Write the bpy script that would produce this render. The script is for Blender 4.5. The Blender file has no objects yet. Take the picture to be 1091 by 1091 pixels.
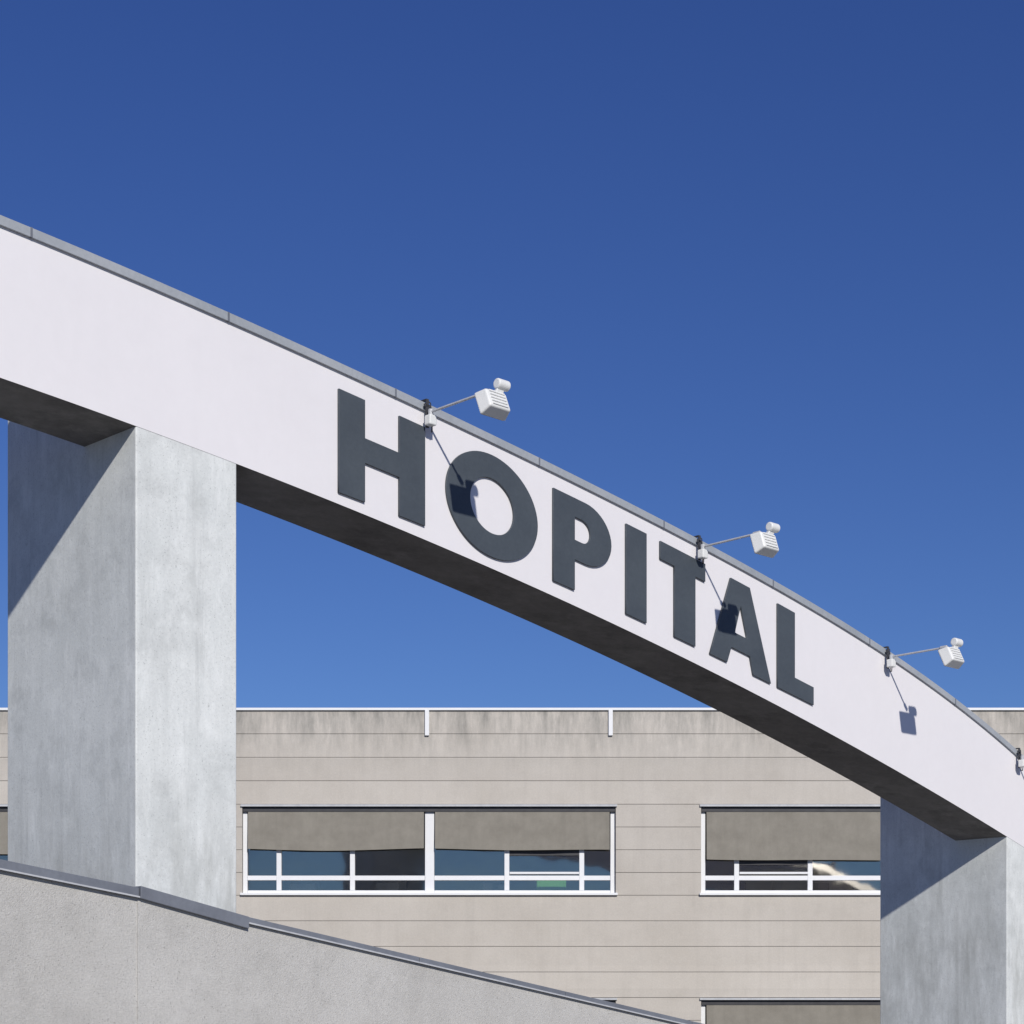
import bpy, bmesh, math, random
import numpy as np
from mathutils import Vector, Matrix
random.seed(4)
scene=bpy.context.scene
scene.view_settings.view_transform='Standard'
scene.view_settings.look='None'
scene.view_settings.exposure=0

# ------------------------------------------------------------------ site survey
EYE=2.9                      # eye height
F=2000.0; CX=545.5; HZ=1080.0  # survey instrument constants
Y0=23.0; TH=math.atan(0.9792)
C,S=math.cos(TH),math.sin(TH)
YB=42.0                      # facade distance
ARCH_D=0.985
def W(s,b,z): return Vector((s*C-b*S, Y0+s*S+b*C, z))
def sv(x,y,b=0.0):
    """bearing/elevation reading -> (run along arch wall, height) on the vertical plane at offset b"""
    u=(x-CX)/F; v=(HZ-y)/F
    s=(u*(Y0+b*C)+b*S)/(C-u*S)
    return s, EYE+v*(Y0+s*S+b*C)
BX=lambda x:(x-CX)*YB/F
BZ=lambda y:EYE+(HZ-y)*YB/F

# ------------------------------------------------------------------ helpers
def link(o,parent=None):
    scene.collection.objects.link(o)
    if parent: o.parent=parent
    return o
def empty(name,loc=(0,0,0),rz=0):
    e=bpy.data.objects.new(name,None); e.location=loc; e.rotation_euler=(0,0,rz); e.empty_display_size=.3
    return link(e)
def mesh_obj(name,verts,faces,mats,parent=None,idx=None,bevel=0,smooth=False,seg=2):
    me=bpy.data.meshes.new(name); me.from_pydata([tuple(v) for v in verts],[],faces)
    for m in (mats if isinstance(mats,list) else [mats]): me.materials.append(m)
    if idx: 
        for p,i in zip(me.polygons,idx): p.material_index=i
    bm=bmesh.new(); bm.from_mesh(me); bmesh.ops.recalc_face_normals(bm,faces=bm.faces); bm.to_mesh(me); bm.free()
    if smooth:
        for p in me.polygons: p.use_smooth=True
    o=bpy.data.objects.new(name,me); link(o,parent)
    if bevel:
        m=o.modifiers.new('bevel','BEVEL'); m.width=bevel; m.segments=seg; m.limit_method='ANGLE'
    return o
CF=[(0,3,2,1),(4,5,6,7),(0,1,5,4),(1,2,6,5),(2,3,7,6),(3,0,4,7)]
class Bld:
    def __init__(s): s.v=[];s.f=[]
    def box(s,x0,x1,y0,y1,z0,z1,M=None):
        vs=[Vector(p) for p in [(x0,y0,z0),(x1,y0,z0),(x1,y1,z0),(x0,y1,z0),(x0,y0,z1),(x1,y0,z1),(x1,y1,z1),(x0,y1,z1)]]
        s.hexa(vs,M)
    def hexa(s,vs,M=None):
        n=len(s.v)
        if M: vs=[M@v for v in vs]
        s.v+=vs; s.f+=[tuple(i+n for i in f) for f in CF]
    def cyl(s,p,q,r,r2=None,n=16):
        p=Vector(p);q=Vector(q);r2=r if r2 is None else r2
        R=(q-p).to_track_quat('Z','Y').to_matrix(); k=len(s.v)
        for a in range(n):
            t=2*math.pi*a/n; s.v.append(p+R@Vector((r*math.cos(t),r*math.sin(t),0)))
        for a in range(n):
            t=2*math.pi*a/n; s.v.append(q+R@Vector((r2*math.cos(t),r2*math.sin(t),0)))
        for a in range(n): s.f.append((k+a,k+(a+1)%n,k+n+(a+1)%n,k+n+a))
        s.f.append(tuple(k+a for a in range(n))[::-1]); s.f.append(tuple(k+n+a for a in range(n)))
    def obj(s,name,mat,parent=None,**k): return mesh_obj(name,s.v,s.f,mat,parent,**k)

def nodes(m):
    nt=m.node_tree; return nt,nt.nodes,nt.links
def surf(name,c1,c2,rough=.85,large=.5,fine=30,streak=.0,streak_col=None,bump=.2,bscale=60,spec=.3,grime=None,metal=0,speck=0,bdist=.01,grain=.08,band=None,stain=0,light=0):
    """weathered surface: large mottling + fine grain + vertical run-off + bump"""
    m=bpy.data.materials.new(name); m.use_nodes=True; nt,N,L=nodes(m)
    b=N['Principled BSDF']; b.inputs['Roughness'].default_value=rough; b.inputs['Specular IOR Level'].default_value=spec; b.inputs['Metallic'].default_value=metal
    tc=N.new('ShaderNodeTexCoord')
    def noise(sc,det=5,rg=.6,mp=None,off=None):
        n=N.new('ShaderNodeTexNoise'); n.inputs['Scale'].default_value=sc; n.inputs['Detail'].default_value=det; n.inputs['Roughness'].default_value=rg
        if mp or off:
            q=N.new('ShaderNodeMapping'); q.inputs['Scale'].default_value=mp or (1,1,1); q.inputs['Location'].default_value=off or (0,0,0)
            L.new(tc.outputs['Object'],q.inputs['Vector']); L.new(q.outputs[0],n.inputs['Vector'])
        else: L.new(tc.outputs['Object'],n.inputs['Vector'])
        return n.outputs['Fac']
    def ramp(fac,a,bb,ca=(0,0,0),cb=(1,1,1)):
        r=N.new('ShaderNodeValToRGB'); r.color_ramp.elements[0].position=a; r.color_ramp.elements[1].position=bb
        r.color_ramp.elements[0].color=(*ca,1); r.color_ramp.elements[1].color=(*cb,1); L.new(fac,r.inputs[0]); return r.outputs[0]
    def math_(op,a,v):
        mm=N.new('ShaderNodeMath'); mm.operation=op; L.new(a,mm.inputs[0])
        if isinstance(v,(int,float)): mm.inputs[1].default_value=v
        else: L.new(v,mm.inputs[1])
        return mm.outputs[0]
    def mix(fac,a,bb,mode='MIX'):
        x=N.new('ShaderNodeMix'); x.data_type='RGBA'; x.blend_type=mode
        if isinstance(fac,float): x.inputs[0].default_value=fac
        else: L.new(fac,x.inputs[0])
        for i,q in ((6,a),(7,bb)):
            if isinstance(q,tuple): x.inputs[i].default_value=(*q,1)
            else: L.new(q,x.inputs[i])
        return x.outputs[2]
    col=ramp(noise(large,6,.65),.33,.68,c1,c2)
    g=ramp(noise(fine,4,.7),.25,.75,(1-grain,)*3,(1+grain,)*3)
    col=mix(1.0,col,g,'MULTIPLY')
    if speck:
        sp2=ramp(noise(55,2,.5),.64,.70)
        col=mix(math_('MULTIPLY',sp2,speck),col,tuple(x*.55 for x in c1))
    if stain:
        s1=ramp(noise(1.6,8,.72,None,(7,3,5)),.50,.72)
        col=mix(math_('MULTIPLY',s1,stain),col,tuple(x*.62 for x in c1))
        s2=ramp(noise(2.7,8,.7,None,(1,9,2)),.54,.70)
        col=mix(math_('MULTIPLY',s2,stain),col,tuple(min(x*1.15,.85) for x in c2))
    if light:   # pale lime run-off
        s3=ramp(noise(1.0,7,.75,(4,4,1.1),(3,1,8)),.52,.68)
        col=mix(math_('MULTIPLY',s3,light),col,tuple(min(x*1.2,.86) for x in c2))
        s4=ramp(noise(1.0,7,.75,(6,6,.5),(11,4,1)),.55,.72)
        col=mix(math_('MULTIPLY',s4,light),col,tuple(x*.66 for x in c1))
    if streak:
        st=ramp(noise(1.0,5,.7,(5,5,.35)),.48,.78)
        col=mix(math_('MULTIPLY',st,streak),col,streak_col or tuple(x*.6 for x in c1))
    if band:   # tone differs slightly from panel row to panel row
        z0,h,amt=band
        sx=N.new('ShaderNodeSeparateXYZ'); L.new(tc.outputs['Object'],sx.inputs[0])
        fl=math_('FLOOR',math_('DIVIDE',math_('SUBTRACT',sx.outputs[2],z0),h),0)
        wn=N.new('ShaderNodeTexWhiteNoise'); wn.noise_dimensions='1D'; L.new(fl,wn.inputs['W'])
        col=mix(1.0,col,ramp(wn.outputs['Value'],0,1,(1-amt,)*3,(1+amt*.6,)*3),'MULTIPLY')
    if grime:
        z0,z1,amt,gc=grime   # dirt accumulates between z0 and z1 (z1 dirtiest)
        sx=N.new('ShaderNodeSeparateXYZ'); L.new(tc.outputs['Object'],sx.inputs[0])
        mr=N.new('ShaderNodeMapRange'); mr.inputs[1].default_value=z0; mr.inputs[2].default_value=z1; L.new(sx.outputs[2],mr.inputs[0])
        gn=ramp(noise(1.0,6,.7,(3.5,3.5,.8)),.38,.66)
        col=mix(math_('MULTIPLY',math_('MULTIPLY',gn,mr.outputs[0]),amt),col,gc)
    L.new(col,b.inputs['Base Color'])
    if bump:
        bp=N.new('ShaderNodeBump'); bp.inputs['Strength'].default_value=bump; bp.inputs['Distance'].default_value=bdist
        L.new(noise(bscale,5,.6),bp.inputs['Height']); L.new(bp.outputs[0],b.inputs['Normal'])
    return m

M_white=surf('white_render',(.735,.715,.728),(.765,.745,.757),.7,.3,6,streak=.06,streak_col=(.60,.59,.60),bump=.0,grain=.014)
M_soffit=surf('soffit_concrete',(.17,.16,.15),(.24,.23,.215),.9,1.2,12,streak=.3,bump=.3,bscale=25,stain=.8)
M_pillar=surf('pillar_concrete',(.62,.645,.635),(.70,.72,.705),.85,.9,35,streak=.35,streak_col=(.48,.50,.49),bump=.25,bscale=22,speck=.6,grime=(5.6,4.1,.7,(.36,.37,.35)),stain=.55,light=.5)
M_facade=surf('facade_panels',(.48,.445,.395),(.54,.505,.455),.9,.45,30,streak=.30,streak_col=(.38,.355,.32),bump=.2,bscale=30,grime=(BZ(820),BZ(757),.95,(.22,.215,.195)),band=(BZ(857),.515,.07),stain=.18)
M_joint=surf('joint_dark',(.16,.15,.14),(.20,.19,.18),.95,.5,20,bump=0)
M_wall=surf('stucco_wall',(.46,.45,.425),(.53,.52,.495),.95,.55,45,streak=.2,streak_col=(.38,.37,.35),bump=.8,bscale=70,speck=.7,bdist=.012,stain=.35,grain=.15)
M_cope=surf('zinc_coping',(.30,.325,.35),(.38,.40,.425),.5,1.2,20,bump=.05,spec=.5)
M_cope2=surf('wall_coping_metal',(.13,.14,.165),(.19,.205,.235),.5,1.2,20,bump=.05,spec=.5)
M_letter=surf('letter_slate',(.060,.072,.086),(.074,.088,.102),.5,1.5,20,bump=.05,spec=.3)
M_lamp=surf('lamp_paint',(.72,.73,.71),(.77,.77,.75),.4,4,20,bump=0,spec=.4,grain=.02)
M_dark=surf('dark_metal_and_shade',(.04,.04,.045),(.06,.06,.065),.5,4,20,bump=0)  # dark metal parts; also colours the painted shade strips at the windows
M_steel=surf('galvanised_steel',(.42,.43,.45),(.52,.53,.54),.4,6,20,bump=0,spec=.5)
M_frame=surf('window_frame_paint',(.74,.75,.76),(.78,.79,.80),.5,2,20,bump=0,grain=.02)
M_blind=surf('blind_fabric',(.215,.20,.17),(.265,.248,.212),.95,2.5,60,streak=.35,streak_col=(.17,.16,.135),bump=.3,bscale=50)
M_inner=surf('interior_wall',(.52,.52,.51),(.58,.58,.57),.9,1,20,bump=0)
M_desk=surf('desk_laminate',(.5,.48,.44),(.56,.54,.50),.6,1,20,bump=0)
M_roof=surf('roof_gravel',(.22,.21,.20),(.3,.29,.28),.95,2,60,bump=.5)
M_green=surf('green_upholstery',(.30,.75,.16),(.34,.80,.20),.8,3,20,bump=0)
M_grd=surf('concrete_paving',(.20,.195,.185),(.28,.27,.255),.95,.3,50,bump=.4)
def glass():
    m=bpy.data.materials.new('window_glass'); m.use_nodes=True; nt,N,L=nodes(m); N.remove(N['Principled BSDF'])
    t=N.new('ShaderNodeBsdfTransparent'); t.inputs[0].default_value=(.80,.83,.84,1)
    g=N.new('ShaderNodeBsdfGlossy'); g.inputs['Roughness'].default_value=.04; g.inputs[0].default_value=(1,.93,.84,1)
    tc=N.new('ShaderNodeTexCoord'); n=N.new('ShaderNodeTexNoise'); n.inputs['Scale'].default_value=1.1
    bp=N.new('ShaderNodeBump'); bp.inputs['Strength'].default_value=.08; bp.inputs['Distance'].default_value=.05
    L.new(tc.outputs['Object'],n.inputs['Vector']); L.new(n.outputs[0],bp.inputs['Height']); L.new(bp.outputs[0],g.inputs['Normal'])
    x=N.new('ShaderNodeMixShader'); x.inputs[0].default_value=.20
    L.new(t.outputs[0],x.inputs[1]);L.new(g.outputs[0],x.inputs[2]);L.new(x.outputs[0],N['Material Output'].inputs[0]); return m
M_glass=glass()

# ------------------------------------------------------------------ arch curves (metric fit of survey readings)
top_r=[(0,230),(130,285),(210,321),(320,370),(440,424),(520,461),(620,512),(740,573),(840,631),(940,691),(1000,731),(1045,767),(1085,803)]
bot_r=[(0,401),(147,455),(253,496),(360,537),(450,574),(600,639),(740,705),(860,768),(960,826),(1072,890)]
def fit(rd,deg):
    a=np.array([sv(*p) for p in rd]); return np.polyfit(a[:,0],a[:,1],deg)
pt=fit(top_r,4); pb=fit(bot_r,3)
SL=-7.0; SR=sv(1085,0)[0]
def ext(p,s):
    if SL<=s<=SR: return float(np.polyval(p,s))
    d=np.polyder(p); s0=SL if s<SL else SR
    z0=np.polyval(p,s0); k=np.polyval(d,s0); a=s-s0
    if s<SL: return float(z0+k*a-(abs(k)/(2*7.0))*a*a)
    return float(z0+k*a-.02*a*a)
ztop=lambda s:ext(pt,s); zbot=lambda s:ext(pb,s)
S0,S1=-16.0,15.5
COPE=.085

arch=empty('entrance_arch')
n=150; v=[];f=[];ix=[]
for i in range(n+1):
    s=S0+(S1-S0)*i/n; zt=ztop(s)-COPE; zb=zbot(s)
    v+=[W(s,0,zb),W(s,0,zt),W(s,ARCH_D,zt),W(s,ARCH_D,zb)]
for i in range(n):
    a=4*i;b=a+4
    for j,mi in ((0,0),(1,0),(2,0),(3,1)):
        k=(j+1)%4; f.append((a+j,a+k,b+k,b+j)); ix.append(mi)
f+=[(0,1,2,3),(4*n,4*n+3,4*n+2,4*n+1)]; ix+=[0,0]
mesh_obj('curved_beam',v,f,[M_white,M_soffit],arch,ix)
bc=Bld(); seam=Bld(); s=S0
L_=2.35
while s<S1:
    e=min(s+L_-.008,S1); k=8
    for j in range(k):
        a=s+(e-s)*j/k; c=s+(e-s)*(j+1)/k
        za,zc=ztop(a),ztop(c)
        bc.hexa([W(a,-.035,za-COPE-.006),W(c,-.035,zc-COPE-.006),W(c,ARCH_D+.035,zc-COPE+.003),W(a,ARCH_D+.035,za-COPE+.003),
                 W(a,-.035,za),W(c,-.035,zc),W(c,ARCH_D+.035,zc),W(a,ARCH_D+.035,za)])
    zz=ztop(e)
    seam.hexa([W(e-.012,-.038,zz-COPE-.006),W(e+.012,-.038,ztop(e+.02)-COPE-.006),W(e+.012,ARCH_D+.04,zz-COPE+.003),W(e-.012,ARCH_D+.04,zz-COPE+.003),
               W(e-.012,-.038,zz+.004),W(e+.012,-.038,ztop(e+.02)+.004),W(e+.012,ARCH_D+.04,zz+.004),W(e-.012,ARCH_D+.04,zz+.004)])
    s+=L_
bc.obj('coping',M_cope,arch); seam.obj('coping_seams',M_cope2,arch)
def pillar(name,sa,sb,depth):
    zt=zbot((sa+sb)/2)+1.2
    b=Bld(); z0=-.1
    b.hexa([W(sa,.004,z0),W(sb,.004,z0),W(sb,depth,z0),W(sa,depth,z0),W(sa,.004,zt),W(sb,.004,zt),W(sb,depth,zt),W(sa,depth,zt)])
    return b.obj(name,M_pillar,arch,bevel=.016,seg=3)
PL=sv(145,455)[0]; PR=sv(252.5,496)[0]; QL=sv(1073,890)[0]
pillar('pillar_1',PL,PR,2.6); pillar('pillar_2',QL,QL+PR-PL,2.5)
pillar('pillar_3',-15.4,-14.1,2.6)

# ------------------------------------------------------------------ sign letters
base_r=[(359,525),(387,534),(424,551),(450,560),(588,619),(611,628),(667,655),(686,663),(718,680),(739,689),(756,697),(818,727),(830,734),(864,751)]
cap_r=[(360,415),(387,425),(424,446),(450,456),(588,519),(665,558),(685,567),(702,578),(748,602),(776,615),(798,627),(826,643),(843,652)]
pbase=fit(base_r,3); pcap=fit(cap_r,3)
XS=lambda x:sv(x,0)[0]
def LP(x,h):
    s=XS(x); zb=np.polyval(pbase,s); zc=np.polyval(pcap,s)
    return (s,float(zb+h*(zc-zb)))
def dens(poly,k=6):
    o=[]
    for i in range(len(poly)):
        a=poly[i];b=poly[(i+1)%len(poly)]
        for j in range(k): o.append((a[0]+(b[0]-a[0])*j/k,a[1]+(b[1]-a[1])*j/k))
    return o
def ell(cx,ch,rx,rh,n=72): return [(cx+rx*math.cos(2*math.pi*i/n),ch+rh*math.sin(2*math.pi*i/n)) for i in range(n)]
def bowl(x0,xm,x1,h0,h1,n=20):
    hm=(h0+h1)/2; r=(h1-h0)/2
    return [(x0,h0),(xm,h0)]+[(xm+(x1-xm)*math.cos(t),hm+r*math.sin(t)) for t in [(-.5+i/n)*math.pi for i in range(1,n)]]+[(xm,h1),(x0,h1)]
glyph={
 'letter_h':[dens([(359.5,0),(387,0),(387,.385),(424,.385),(424,0),(451,0),(451,1),(424,1),(424,.625),(387,.625),(387,1),(359.5,1)])],
 'letter_o':[ell(522.5,.5,48.5,.535),ell(522.5,.5,23.5,.29)],
 'letter_p':[dens([(588,0),(610.5,0),(610.5,.335)],3)[:-3]+[(610.5,.335),(622,.335)]+bowl(610.5,622,649.5,.335,1)[2:-2]+[(622,1),(610.5,1),(588,1),(588,.7),(588,.4)],
             bowl(610.5,618,627.5,.545,.80)],
 'letter_i':[dens([(665.5,0),(687,0),(687,1),(665.5,1)])],
 'letter_t':[dens([(717,0),(739,0),(739,.80),(749.5,.80),(749.5,1),(702,1),(702,.80),(717,.80)])],
 'letter_a':[dens([(755,0),(773,0),(777.5,.20),(797.5,.20),(801,0),(819.5,0),(797,1),(777,1)]),dens([(781,.385),(794.5,.385),(787.5,.74)])],
 'letter_l':[dens([(827,0),(865,0),(865,.215),(845,.215),(845,1),(827,1)])],
}
sign=empty('hospital_sign')
MR=Matrix.Translation(W(0,0,0))@Matrix(((C,0,S,0),(S,0,-C,0),(0,1,0,0),(0,0,0,1)))
for nm,polys in glyph.items():
    cu=bpy.data.curves.new(nm,'CURVE'); cu.dimensions='2D'; cu.fill_mode='BOTH'; cu.extrude=.013; cu.bevel_depth=.002; cu.bevel_resolution=1
    for p in polys:
        p=[LP(*q) for q in p]
        sp=cu.splines.new('POLY'); sp.points.add(len(p)-1); sp.use_cyclic_u=True
        for i,q in enumerate(p): sp.points[i].co=(q[0],q[1],0,1)
    t=bpy.data.objects.new(nm+'_c',cu); link(t); dg=bpy.context.evaluated_depsgraph_get()
    me=bpy.data.meshes.new_from_object(t.evaluated_get(dg)); bpy.data.objects.remove(t)
    me.materials.clear(); me.materials.append(M_letter)
    o=bpy.data.objects.new(nm,me); link(o,sign); o.matrix_local=MR@Matrix.Translation((0,0,.018))

# ------------------------------------------------------------------ floodlights
def flood(s0,tilt=0.0,l=1.0):
    zr=ztop(s0)
    e=empty('floodlight',W(s0,0,zr),TH)
    k=Bld()
    k.box(-.022,.022,-.075,-.06,-.30,.035); k.box(-.022,.022,-.06,.25,.02,.035); k.box(-.05,.05,-.075,-.062,-.06,-.03)
    k.obj('clamp_strap',M_dark,e)
    k=Bld(); k.box(-.055,.055,-.18,-.077,-.29,-.17); k.obj('junction_box',M_lamp,e,bevel=.015)
    k=Bld(); k.cyl((0,-.13,-.17),(0,-.13,-.10),.03); k.cyl((0,-.10,-.13),(0,-1.05*l,-.12),.015); k.cyl((0,-1.0*l,-.12),(0,-1.10*l,-.12),.030)
    k.obj('arm',M_steel,e)
    hd=bpy.data.objects.new('head_pivot',None); link(hd,e); hd.location=(.0,-1.18*l,-.27); hd.rotation_euler=(math.radians(-22+tilt),0,0); hd.empty_display_size=.1
    k=Bld()
    a,b=.20,.16
    k.hexa([Vector(p) for p in [(-b,-.09,-.125),(b,-.09,-.125),(a,.07,-.155),(-a,.07,-.155),(-b,-.09,.10),(b,-.09,.10),(a,.07,.13),(-a,.07,.13)]])
    k.obj('housing',M_lamp,hd,bevel=.022,seg=3)
    k=Bld()
    for i in range(5):
        z=-.103+i*.042; k.box(-.12,.12,-.104,-.088,z,z+.022)
    k.obj('cooling_fins',M_lamp,hd,bevel=.006)
    k=Bld(); k.box(-.175,.175,.071,.078,-.14,.115); k.obj('lens',M_steel,hd)
    k=Bld(); k.cyl((.01,-.12,.185),(.19,-.12,.185),.060,n=24); k.obj('ballast_cap',M_lamp,hd,bevel=.018,seg=3)
    k=Bld(); k.hexa([Vector(p) for p in [(-.01,-.07,.07),(.11,-.07,.07),(.11,.03,.07),(-.01,.03,.07),(.04,-.15,.18),(.15,-.15,.18),(.15,-.08,.18),(.04,-.08,.18)]]); k.obj('ballast_neck',M_lamp,hd,bevel=.012)
    # slack supply cable from junction box to coping
    k=Bld(); pts=[(.03,-.12,-.29),(.05,-.10,-.34),(.085,-.05,-.33),(.10,-.045,-.24),(.09,-.045,-.12),(.06,-.06,0),(.05,-.03,.03)]
    for p,q in zip(pts[:-1],pts[1:]): k.cyl(p,q,.007,n=8)
    k.obj('cable',M_dark,e)
    return e
for x,t in ((451,0),(741,4),(942,-3),(1082,2)): flood(XS(x),t)

# ------------------------------------------------------------------ low wall in front
bw=-.30
wall=empty('boundary_wall')
seg=[((-900,730),(146,946),0.0,.10,0),((146,944),(262,977),.02,.125,.012),((262,977),(735,1088),0.0,.070,.012),((735,1088),(1200,1195),0.0,.070,.012)]
k=Bld(); cp=Bld()
for i,(p,q,pr,th,of) in enumerate(seg):
    (sa,za),(sb,zb)=sv(*p,bw),sv(*q,bw)
    if i==0:
        (s1_,z1_)=sv(0,916,bw); sl=(zb-z1_)/(sb-s1_); sa=-20; za=zb+sl*(sa-sb)
    zl=-.1; wb=bw+.26; wf=bw-of
    k.hexa([W(sa,wf,zl),W(sb,wf,zl),W(sb,wb,zl),W(sa,wb,zl),W(sa,wf,za-th*.6),W(sb,wf,zb-th*.6),W(sb,wb,zb-th*.6),W(sa,wb,za-th*.6)])
    g=.004; m_=max(1,round((sb-sa)/2.2))
    for j in range(m_):
        A=sa+(sb-sa)*j/m_+g; B=sa+(sb-sa)*(j+1)/m_-g
        zA=za+(zb-za)*(A-sa)/(sb-sa); zB=za+(zb-za)*(B-sa)/(sb-sa)
        cp.hexa([W(A,bw-.045-pr,zA-th),W(B,bw-.045-pr,zB-th),W(B,wb+.02,zB-th),W(A,wb+.02,zA-th),W(A,bw-.045-pr,zA),W(B,bw-.045-pr,zB),W(B,wb+.02,zB),W(A,wb+.02,zA)])
k.obj('wall_body',M_wall,wall); cp.obj('coping',M_cope2,wall,bevel=.006)
k=Bld()
for (p,q) in (((0,916),(146,946)),((262,977),(735,1088)),((735,1088),(1000,1148))):
    (sa,za),(sb,zb)=sv(*p,bw),sv(*q,bw)
    if p[0]==0:
        sl=(zb-za)/(sb-sa); sa=-20; za=zb+sl*(sa-sb); o=.10
    else: o=.070
    k.hexa([W(sa,bw-.058,za-o-.002),W(sb,bw-.058,zb-o-.002),W(sb,bw-.048,zb-o-.002),W(sa,bw-.048,za-o-.002),W(sa,bw-.058,za-o+.014),W(sb,bw-.058,zb-o+.014),W(sb,bw-.048,zb-o+.014),W(sa,bw-.048,za-o+.014)])
k.obj('drip_edge',M_steel,wall)

# ------------------------------------------------------------------ hospital building
hosp=empty('hospital_building')
px=YB/F
PITCH=489*px; WL0=BX(258); WW=BX(656)-BX(258)
XA,XBn=WL0-3*PITCH-1.6,WL0+3*PITCH+WW+1.6
zpar=BZ(757)
storeys=[(BZ(857),BZ(954)),(BZ(1063),BZ(1160))]
pan=Bld(); back=Bld()
G=.007
def rows(z0,z1,n,x0,x1):
    h=(z1-z0)/n
    for i in range(n): pan.box(x0,x1,YB,YB+.06,z0+i*h+G,z0+(i+1)*h-G*.2)
bays=[(WL0+k*PITCH,WL0+k*PITCH+WW) for k in range(-3,4)]
piers=[]; x=XA
for a,b in bays: piers.append((x,a)); x=b
piers.append((x,XBn))
def fullrow(z0,z1,n):
    rows(z0,z1,n,XA,XBn)
    back.box(XA,XBn,YB+.062,YB+.30,z0+.001,z1-.001)
fullrow(storeys[0][0],zpar,4); fullrow(storeys[1][0],storeys[0][1],4); fullrow(-.1,storeys[1][1],3)
for (zt,zb) in storeys:
    for a,b in piers:
        rows(zb,zt,4,a,b); back.box(a+.002,b-.002,YB+.062,YB+.30,zb-.001,zt+.001)
pan.obj('facade_panels',M_facade,hosp,bevel=.004,seg=1); back.obj('wall_core',M_joint,hosp)
k=Bld(); k.box(XA-.05,XBn+.05,YB-.05,YB+.35,zpar+.002,zpar+.055); k.obj('parapet_cap',M_frame,hosp)
k=Bld()
for xx in (455,650.5): k.box(BX(xx)-.048,BX(xx)+.048,YB-.06,YB-.003,BZ(784),zpar+.001)
k.obj('overflow_spouts',M_frame,hosp,bevel=.01)
k=Bld()
k.box(XA,XA+.3,YB+.31,YB+14,-.1,zpar-.02); k.box(XBn-.3,XBn,YB+.31,YB+14,-.1,zpar-.02); k.box(XA,XBn,YB+14,YB+14.3,-.1,zpar-.02)
k.obj('side_walls',M_facade,hosp)
k=Bld(); k.box(XA+.31,XBn-.31,YB+.31,YB+13.9,zpar-.75,zpar-.45); k.obj('roof',M_roof,hosp)
k=Bld()
for zt,zb in storeys: k.box(XA+.31,XBn-.31,YB+.31,YB+5.9,zb-1.2,zb-.9)
k.box(XA+.31,XBn-.31,YB+.31,YB+5.9,storeys[1][0]+.25,storeys[1][0]+.4)
k.box(XA+.31,XBn-.31,YB+.31,YB+5.9,storeys[0][0]+.25,storeys[0][0]+.4)
k.box(XA+.31,XBn-.31,YB+6,YB+6.1,0,zpar-.8)
for a,b in piers[1:-1]: k.box((a+b)/2-.06,(a+b)/2+.06,YB+.31,YB+5.95,.2,zpar-.8)
k.obj('interior_rooms',M_inner,hosp)

fr=Bld(); gl=Bld(); dk=Bld(); sill=Bld(); dr=Bld()
def blind(x0,x1,zt,zb,i):
    nx,nz=24,5; v=[];f=[]
    ph=random.random()*6; sag=random.uniform(.0,.035); sk=random.uniform(-.03,.03)
    for side in (0,1):
        for r in range(nz+1):
            for c in range(nx+1):
                t=c/nx; q=r/nz
                zz=zt+(zb-zt)*q - q*(.012*math.sin(t*math.pi*2+ph)+sag*math.sin(t*math.pi)+sk*(t-.5))
                yy=YB+.045-.05*q+.010*math.sin(t*19+ph)*q+side*.006
                v.append((x0+(x1-x0)*t,yy,zz))
    st=(nx+1)*(nz+1)
    for side in (0,1):
        for r in range(nz):
            for c in range(nx):
                a=side*st+r*(nx+1)+c; f.append((a,a+1,a+nx+2,a+nx+1))
    mesh_obj('roller_blind_%d'%i,v,f,M_blind,hosp,smooth=True)
bi=0
for bk,(a,b) in enumerate(bays):
    for si,(zt,zb) in enumerate(storeys):
        Yf=YB+.13
        def fx(x): return a+(x-258)*px
        def fz(y): return zt-(y-857)*px
        dr.box(a-.03,b+.03,YB-.05,YB+.10,zt-.05,zt-.003)
        dk.box(a+.01,b-.01,YB+.03,YB+.28,zt-.16,zt-.052)  # dark cassette, standing in for the shadow gap between head and blind
        sill.box(a-.04,b+.04,YB-.07,YB+.20,zb+.002,zb+.055)
        for x0,x1 in ((258,263),(452.5,462.5),(650.5,656)):
            fr.box(fx(x0)+.002,fx(x1)-.002,Yf-.03,Yf+.05,zb+.057,zt-.162)
        for c0,c1 in ((263,452.5),(462.5,650.5)):
            m1,m2=((296.5,375) if c0==263 else (540,620))
            fr.box(fx(c0),fx(c1),Yf-.015,Yf+.05,zb+.057,zb+.12)
            for m in (m1,m2): fr.box(fx(m)-.055,fx(m)+.055,Yf-.02,Yf+.05,zb+.122,zt-.17)
            fr.box(fx(c0),fx(c1),Yf-.010,Yf+.05,fz(937.5),fz(932.5))
            gl.box(fx(c0),fx(c1),Yf+.055,Yf+.060,zb+.06,zt-.162)
            drop=(905 if bk==3 else 916 if bk==4 else 900+random.random()*20)
            drop+=random.uniform(-1,1)
            if si==1: drop=random.choice((903,915,925))
            blind(fx(c0)+.02,fx(c1)-.02,zt-.11,fz(drop),bi); bi+=1
            if (bk+ (c0>300))%2==0:
                x0,x1=fx(m1)+.06,fx(m2)-.06; z0_=fz(931)
                fr.box(x0,x1,Yf-.05,Yf-.02,z0_,z0_+.05)
                dk.box(x0,x1,Yf-.012,Yf+.03,fz(911 if bk==3 else 921),fz(903))  # dark strip painting the shade in the open top of the tilted sash
fr.obj('window_frames',M_frame,hosp,bevel=.006,seg=1); gl.obj('window_glass',M_glass,hosp); dk.obj('cassettes_and_shade_gaps',M_dark,hosp)
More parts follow.
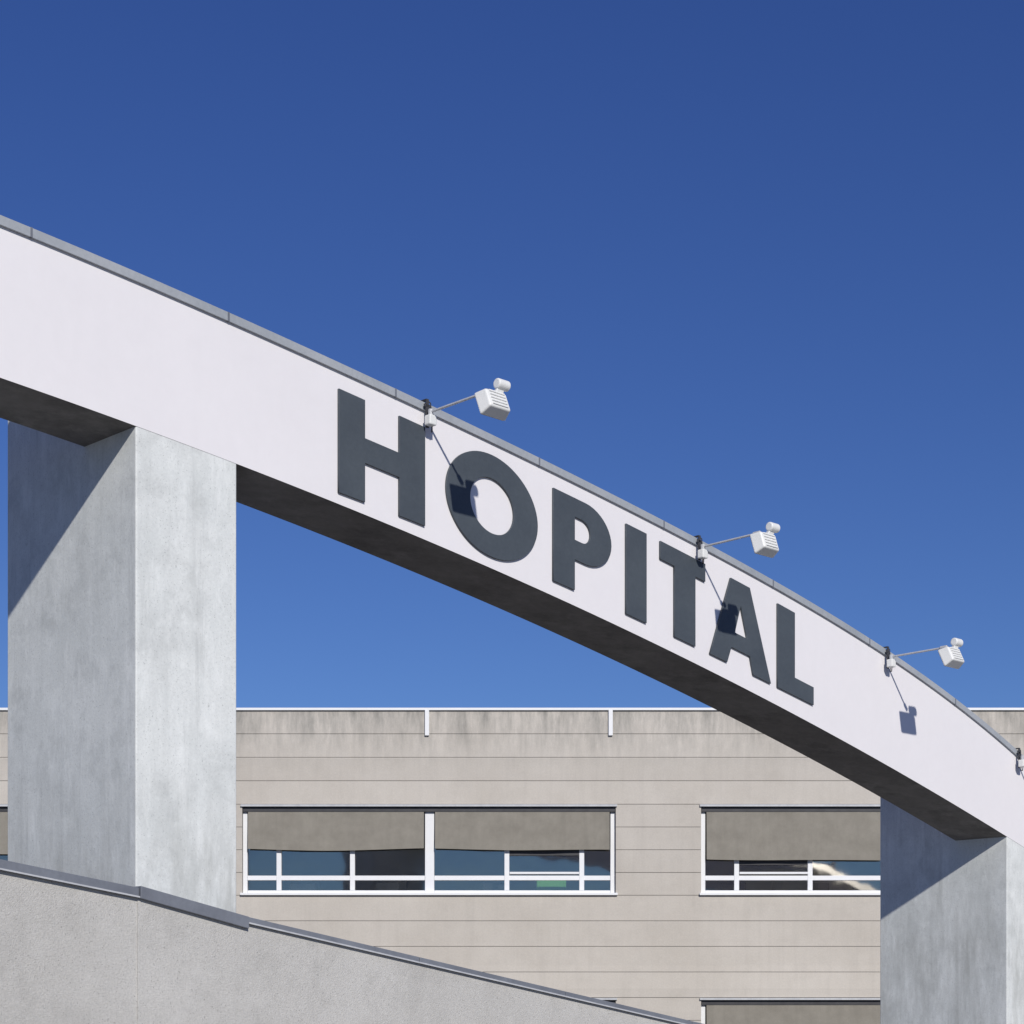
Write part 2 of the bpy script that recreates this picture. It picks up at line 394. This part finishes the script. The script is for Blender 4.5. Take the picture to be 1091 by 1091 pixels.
sill.obj('window_sills',M_frame,hosp,bevel=.006,seg=1); dr.obj('window_heads',M_steel,hosp)
k=Bld(); k2=Bld(); rr=random.Random(3)
for a,b in bays:
    for zt,zb in storeys:
        x=a+.3
        while x<b-1.6:
            k.box(x,x+1.4,YB+.9,YB+1.6,zb-.16,zb-.12); k.box(x,x+.05,YB+.9,YB+1.6,zb-.9,zb-.161); k.box(x+1.35,x+1.4,YB+.9,YB+1.6,zb-.9,zb-.161)
            w_=rr.uniform(.4,.6); xo=x+rr.uniform(.1,.7)
            k2.box(xo,xo+w_,YB+1.1,YB+1.14,zb+.0,zb+.36); k2.box(xo+w_/2-.03,xo+w_/2+.03,YB+1.15,YB+1.2,zb-.119,zb+.15)
            if rr.random()<.6: k.box(x+.1,x+.9,YB+5.3,YB+5.85,zb-.9,zb+rr.uniform(.5,1.1))
            x+=rr.uniform(1.7,2.6)
k.obj('interior_furniture',M_desk,hosp); k2.obj('interior_monitors',M_dark,hosp)

ch=empty('office_chair',(BX(588),YB+.58,storeys[0][1]-.9))
k=Bld(); k.box(-.34,.34,.02,.10,.55,1.36); k.box(-.30,.30,-.27,.04,.42,.5); k.obj('seat_and_backrest',M_green,ch,bevel=.06,seg=3)
k=Bld(); k.cyl((0,0,.1),(0,0,.42),.03)
for i in range(5):
    t=i*math.tau/5; k.cyl((0,0,.12),(.26*math.cos(t),.26*math.sin(t),.06),.02); k.cyl((.26*math.cos(t)-.02,.26*math.sin(t),.03),(.26*math.cos(t)+.02,.26*math.sin(t),.03),.03)
k.obj('base',M_dark,ch)

# ------------------------------------------------------------------ ground
g=2500
mesh_obj('ground',[(-g,-g,0),(g,-g,0),(g,g,0),(-g,g,0)],[(0,1,2,3)],M_grd)

# ------------------------------------------------------------------ light
Ld=.55;Lb=1.0;Lz=-.66
Lv=Vector((Ld*C-Lb*S, Ld*S+Lb*C, Lz)).normalized()
sd=bpy.data.lights.new('sun','SUN'); sd.energy=3.8; sd.angle=math.radians(1.0); sd.color=(1.0,.955,.885)
so=bpy.data.objects.new('sun',sd); link(so); so.rotation_euler=Lv.to_track_quat('-Z','Y').to_euler(); so.location=(10,-20,30)
w=bpy.data.worlds.new('World'); scene.world=w; w.use_nodes=True; N=w.node_tree.nodes; Lk=w.node_tree.links
sky=N.new('ShaderNodeTexSky'); sky.sky_type='NISHITA'; sky.sun_disc=False
sky.sun_elevation=math.asin(-Lv.z); sky.sun_rotation=math.atan2(-Lv.x,-Lv.y)
sky.air_density=1.0; sky.dust_density=.0; sky.ozone_density=4.0; sky.altitude=1500
# haze: the blue weakens towards the horizon, all around
tc=N.new('ShaderNodeTexCoord'); sx=N.new('ShaderNodeSeparateXYZ'); Lk.new(tc.outputs['Generated'],sx.inputs[0])
rp=N.new('ShaderNodeValToRGB'); Lk.new(sx.outputs[2],rp.inputs[0])
rp.color_ramp.elements[0].position=.08; rp.color_ramp.elements[0].color=(.45,.55,.76,1)
rp.color_ramp.elements[1].position=.47; rp.color_ramp.elements[1].color=(.41,.54,.93,1)
mx=N.new('ShaderNodeMix'); mx.data_type='RGBA'; mx.blend_type='MULTIPLY'; mx.inputs[0].default_value=1; Lk.new(rp.outputs[0],mx.inputs[7])
bg=N['Background']; Lk.new(sky.outputs[0],mx.inputs[6]); Lk.new(mx.outputs[2],bg.inputs[0]); bg.inputs[1].default_value=.09

# ------------------------------------------------------------------ camera
cd=bpy.data.cameras.new('camera'); cd.sensor_width=36; cd.lens=F/1091*36; cd.shift_y=(HZ-545.5)/1091; cd.clip_end=6000; cd.clip_start=.1
co=bpy.data.objects.new('camera',cd); link(co); co.location=(0,0,EYE); co.rotation_euler=(math.radians(90),0,0); scene.camera=co
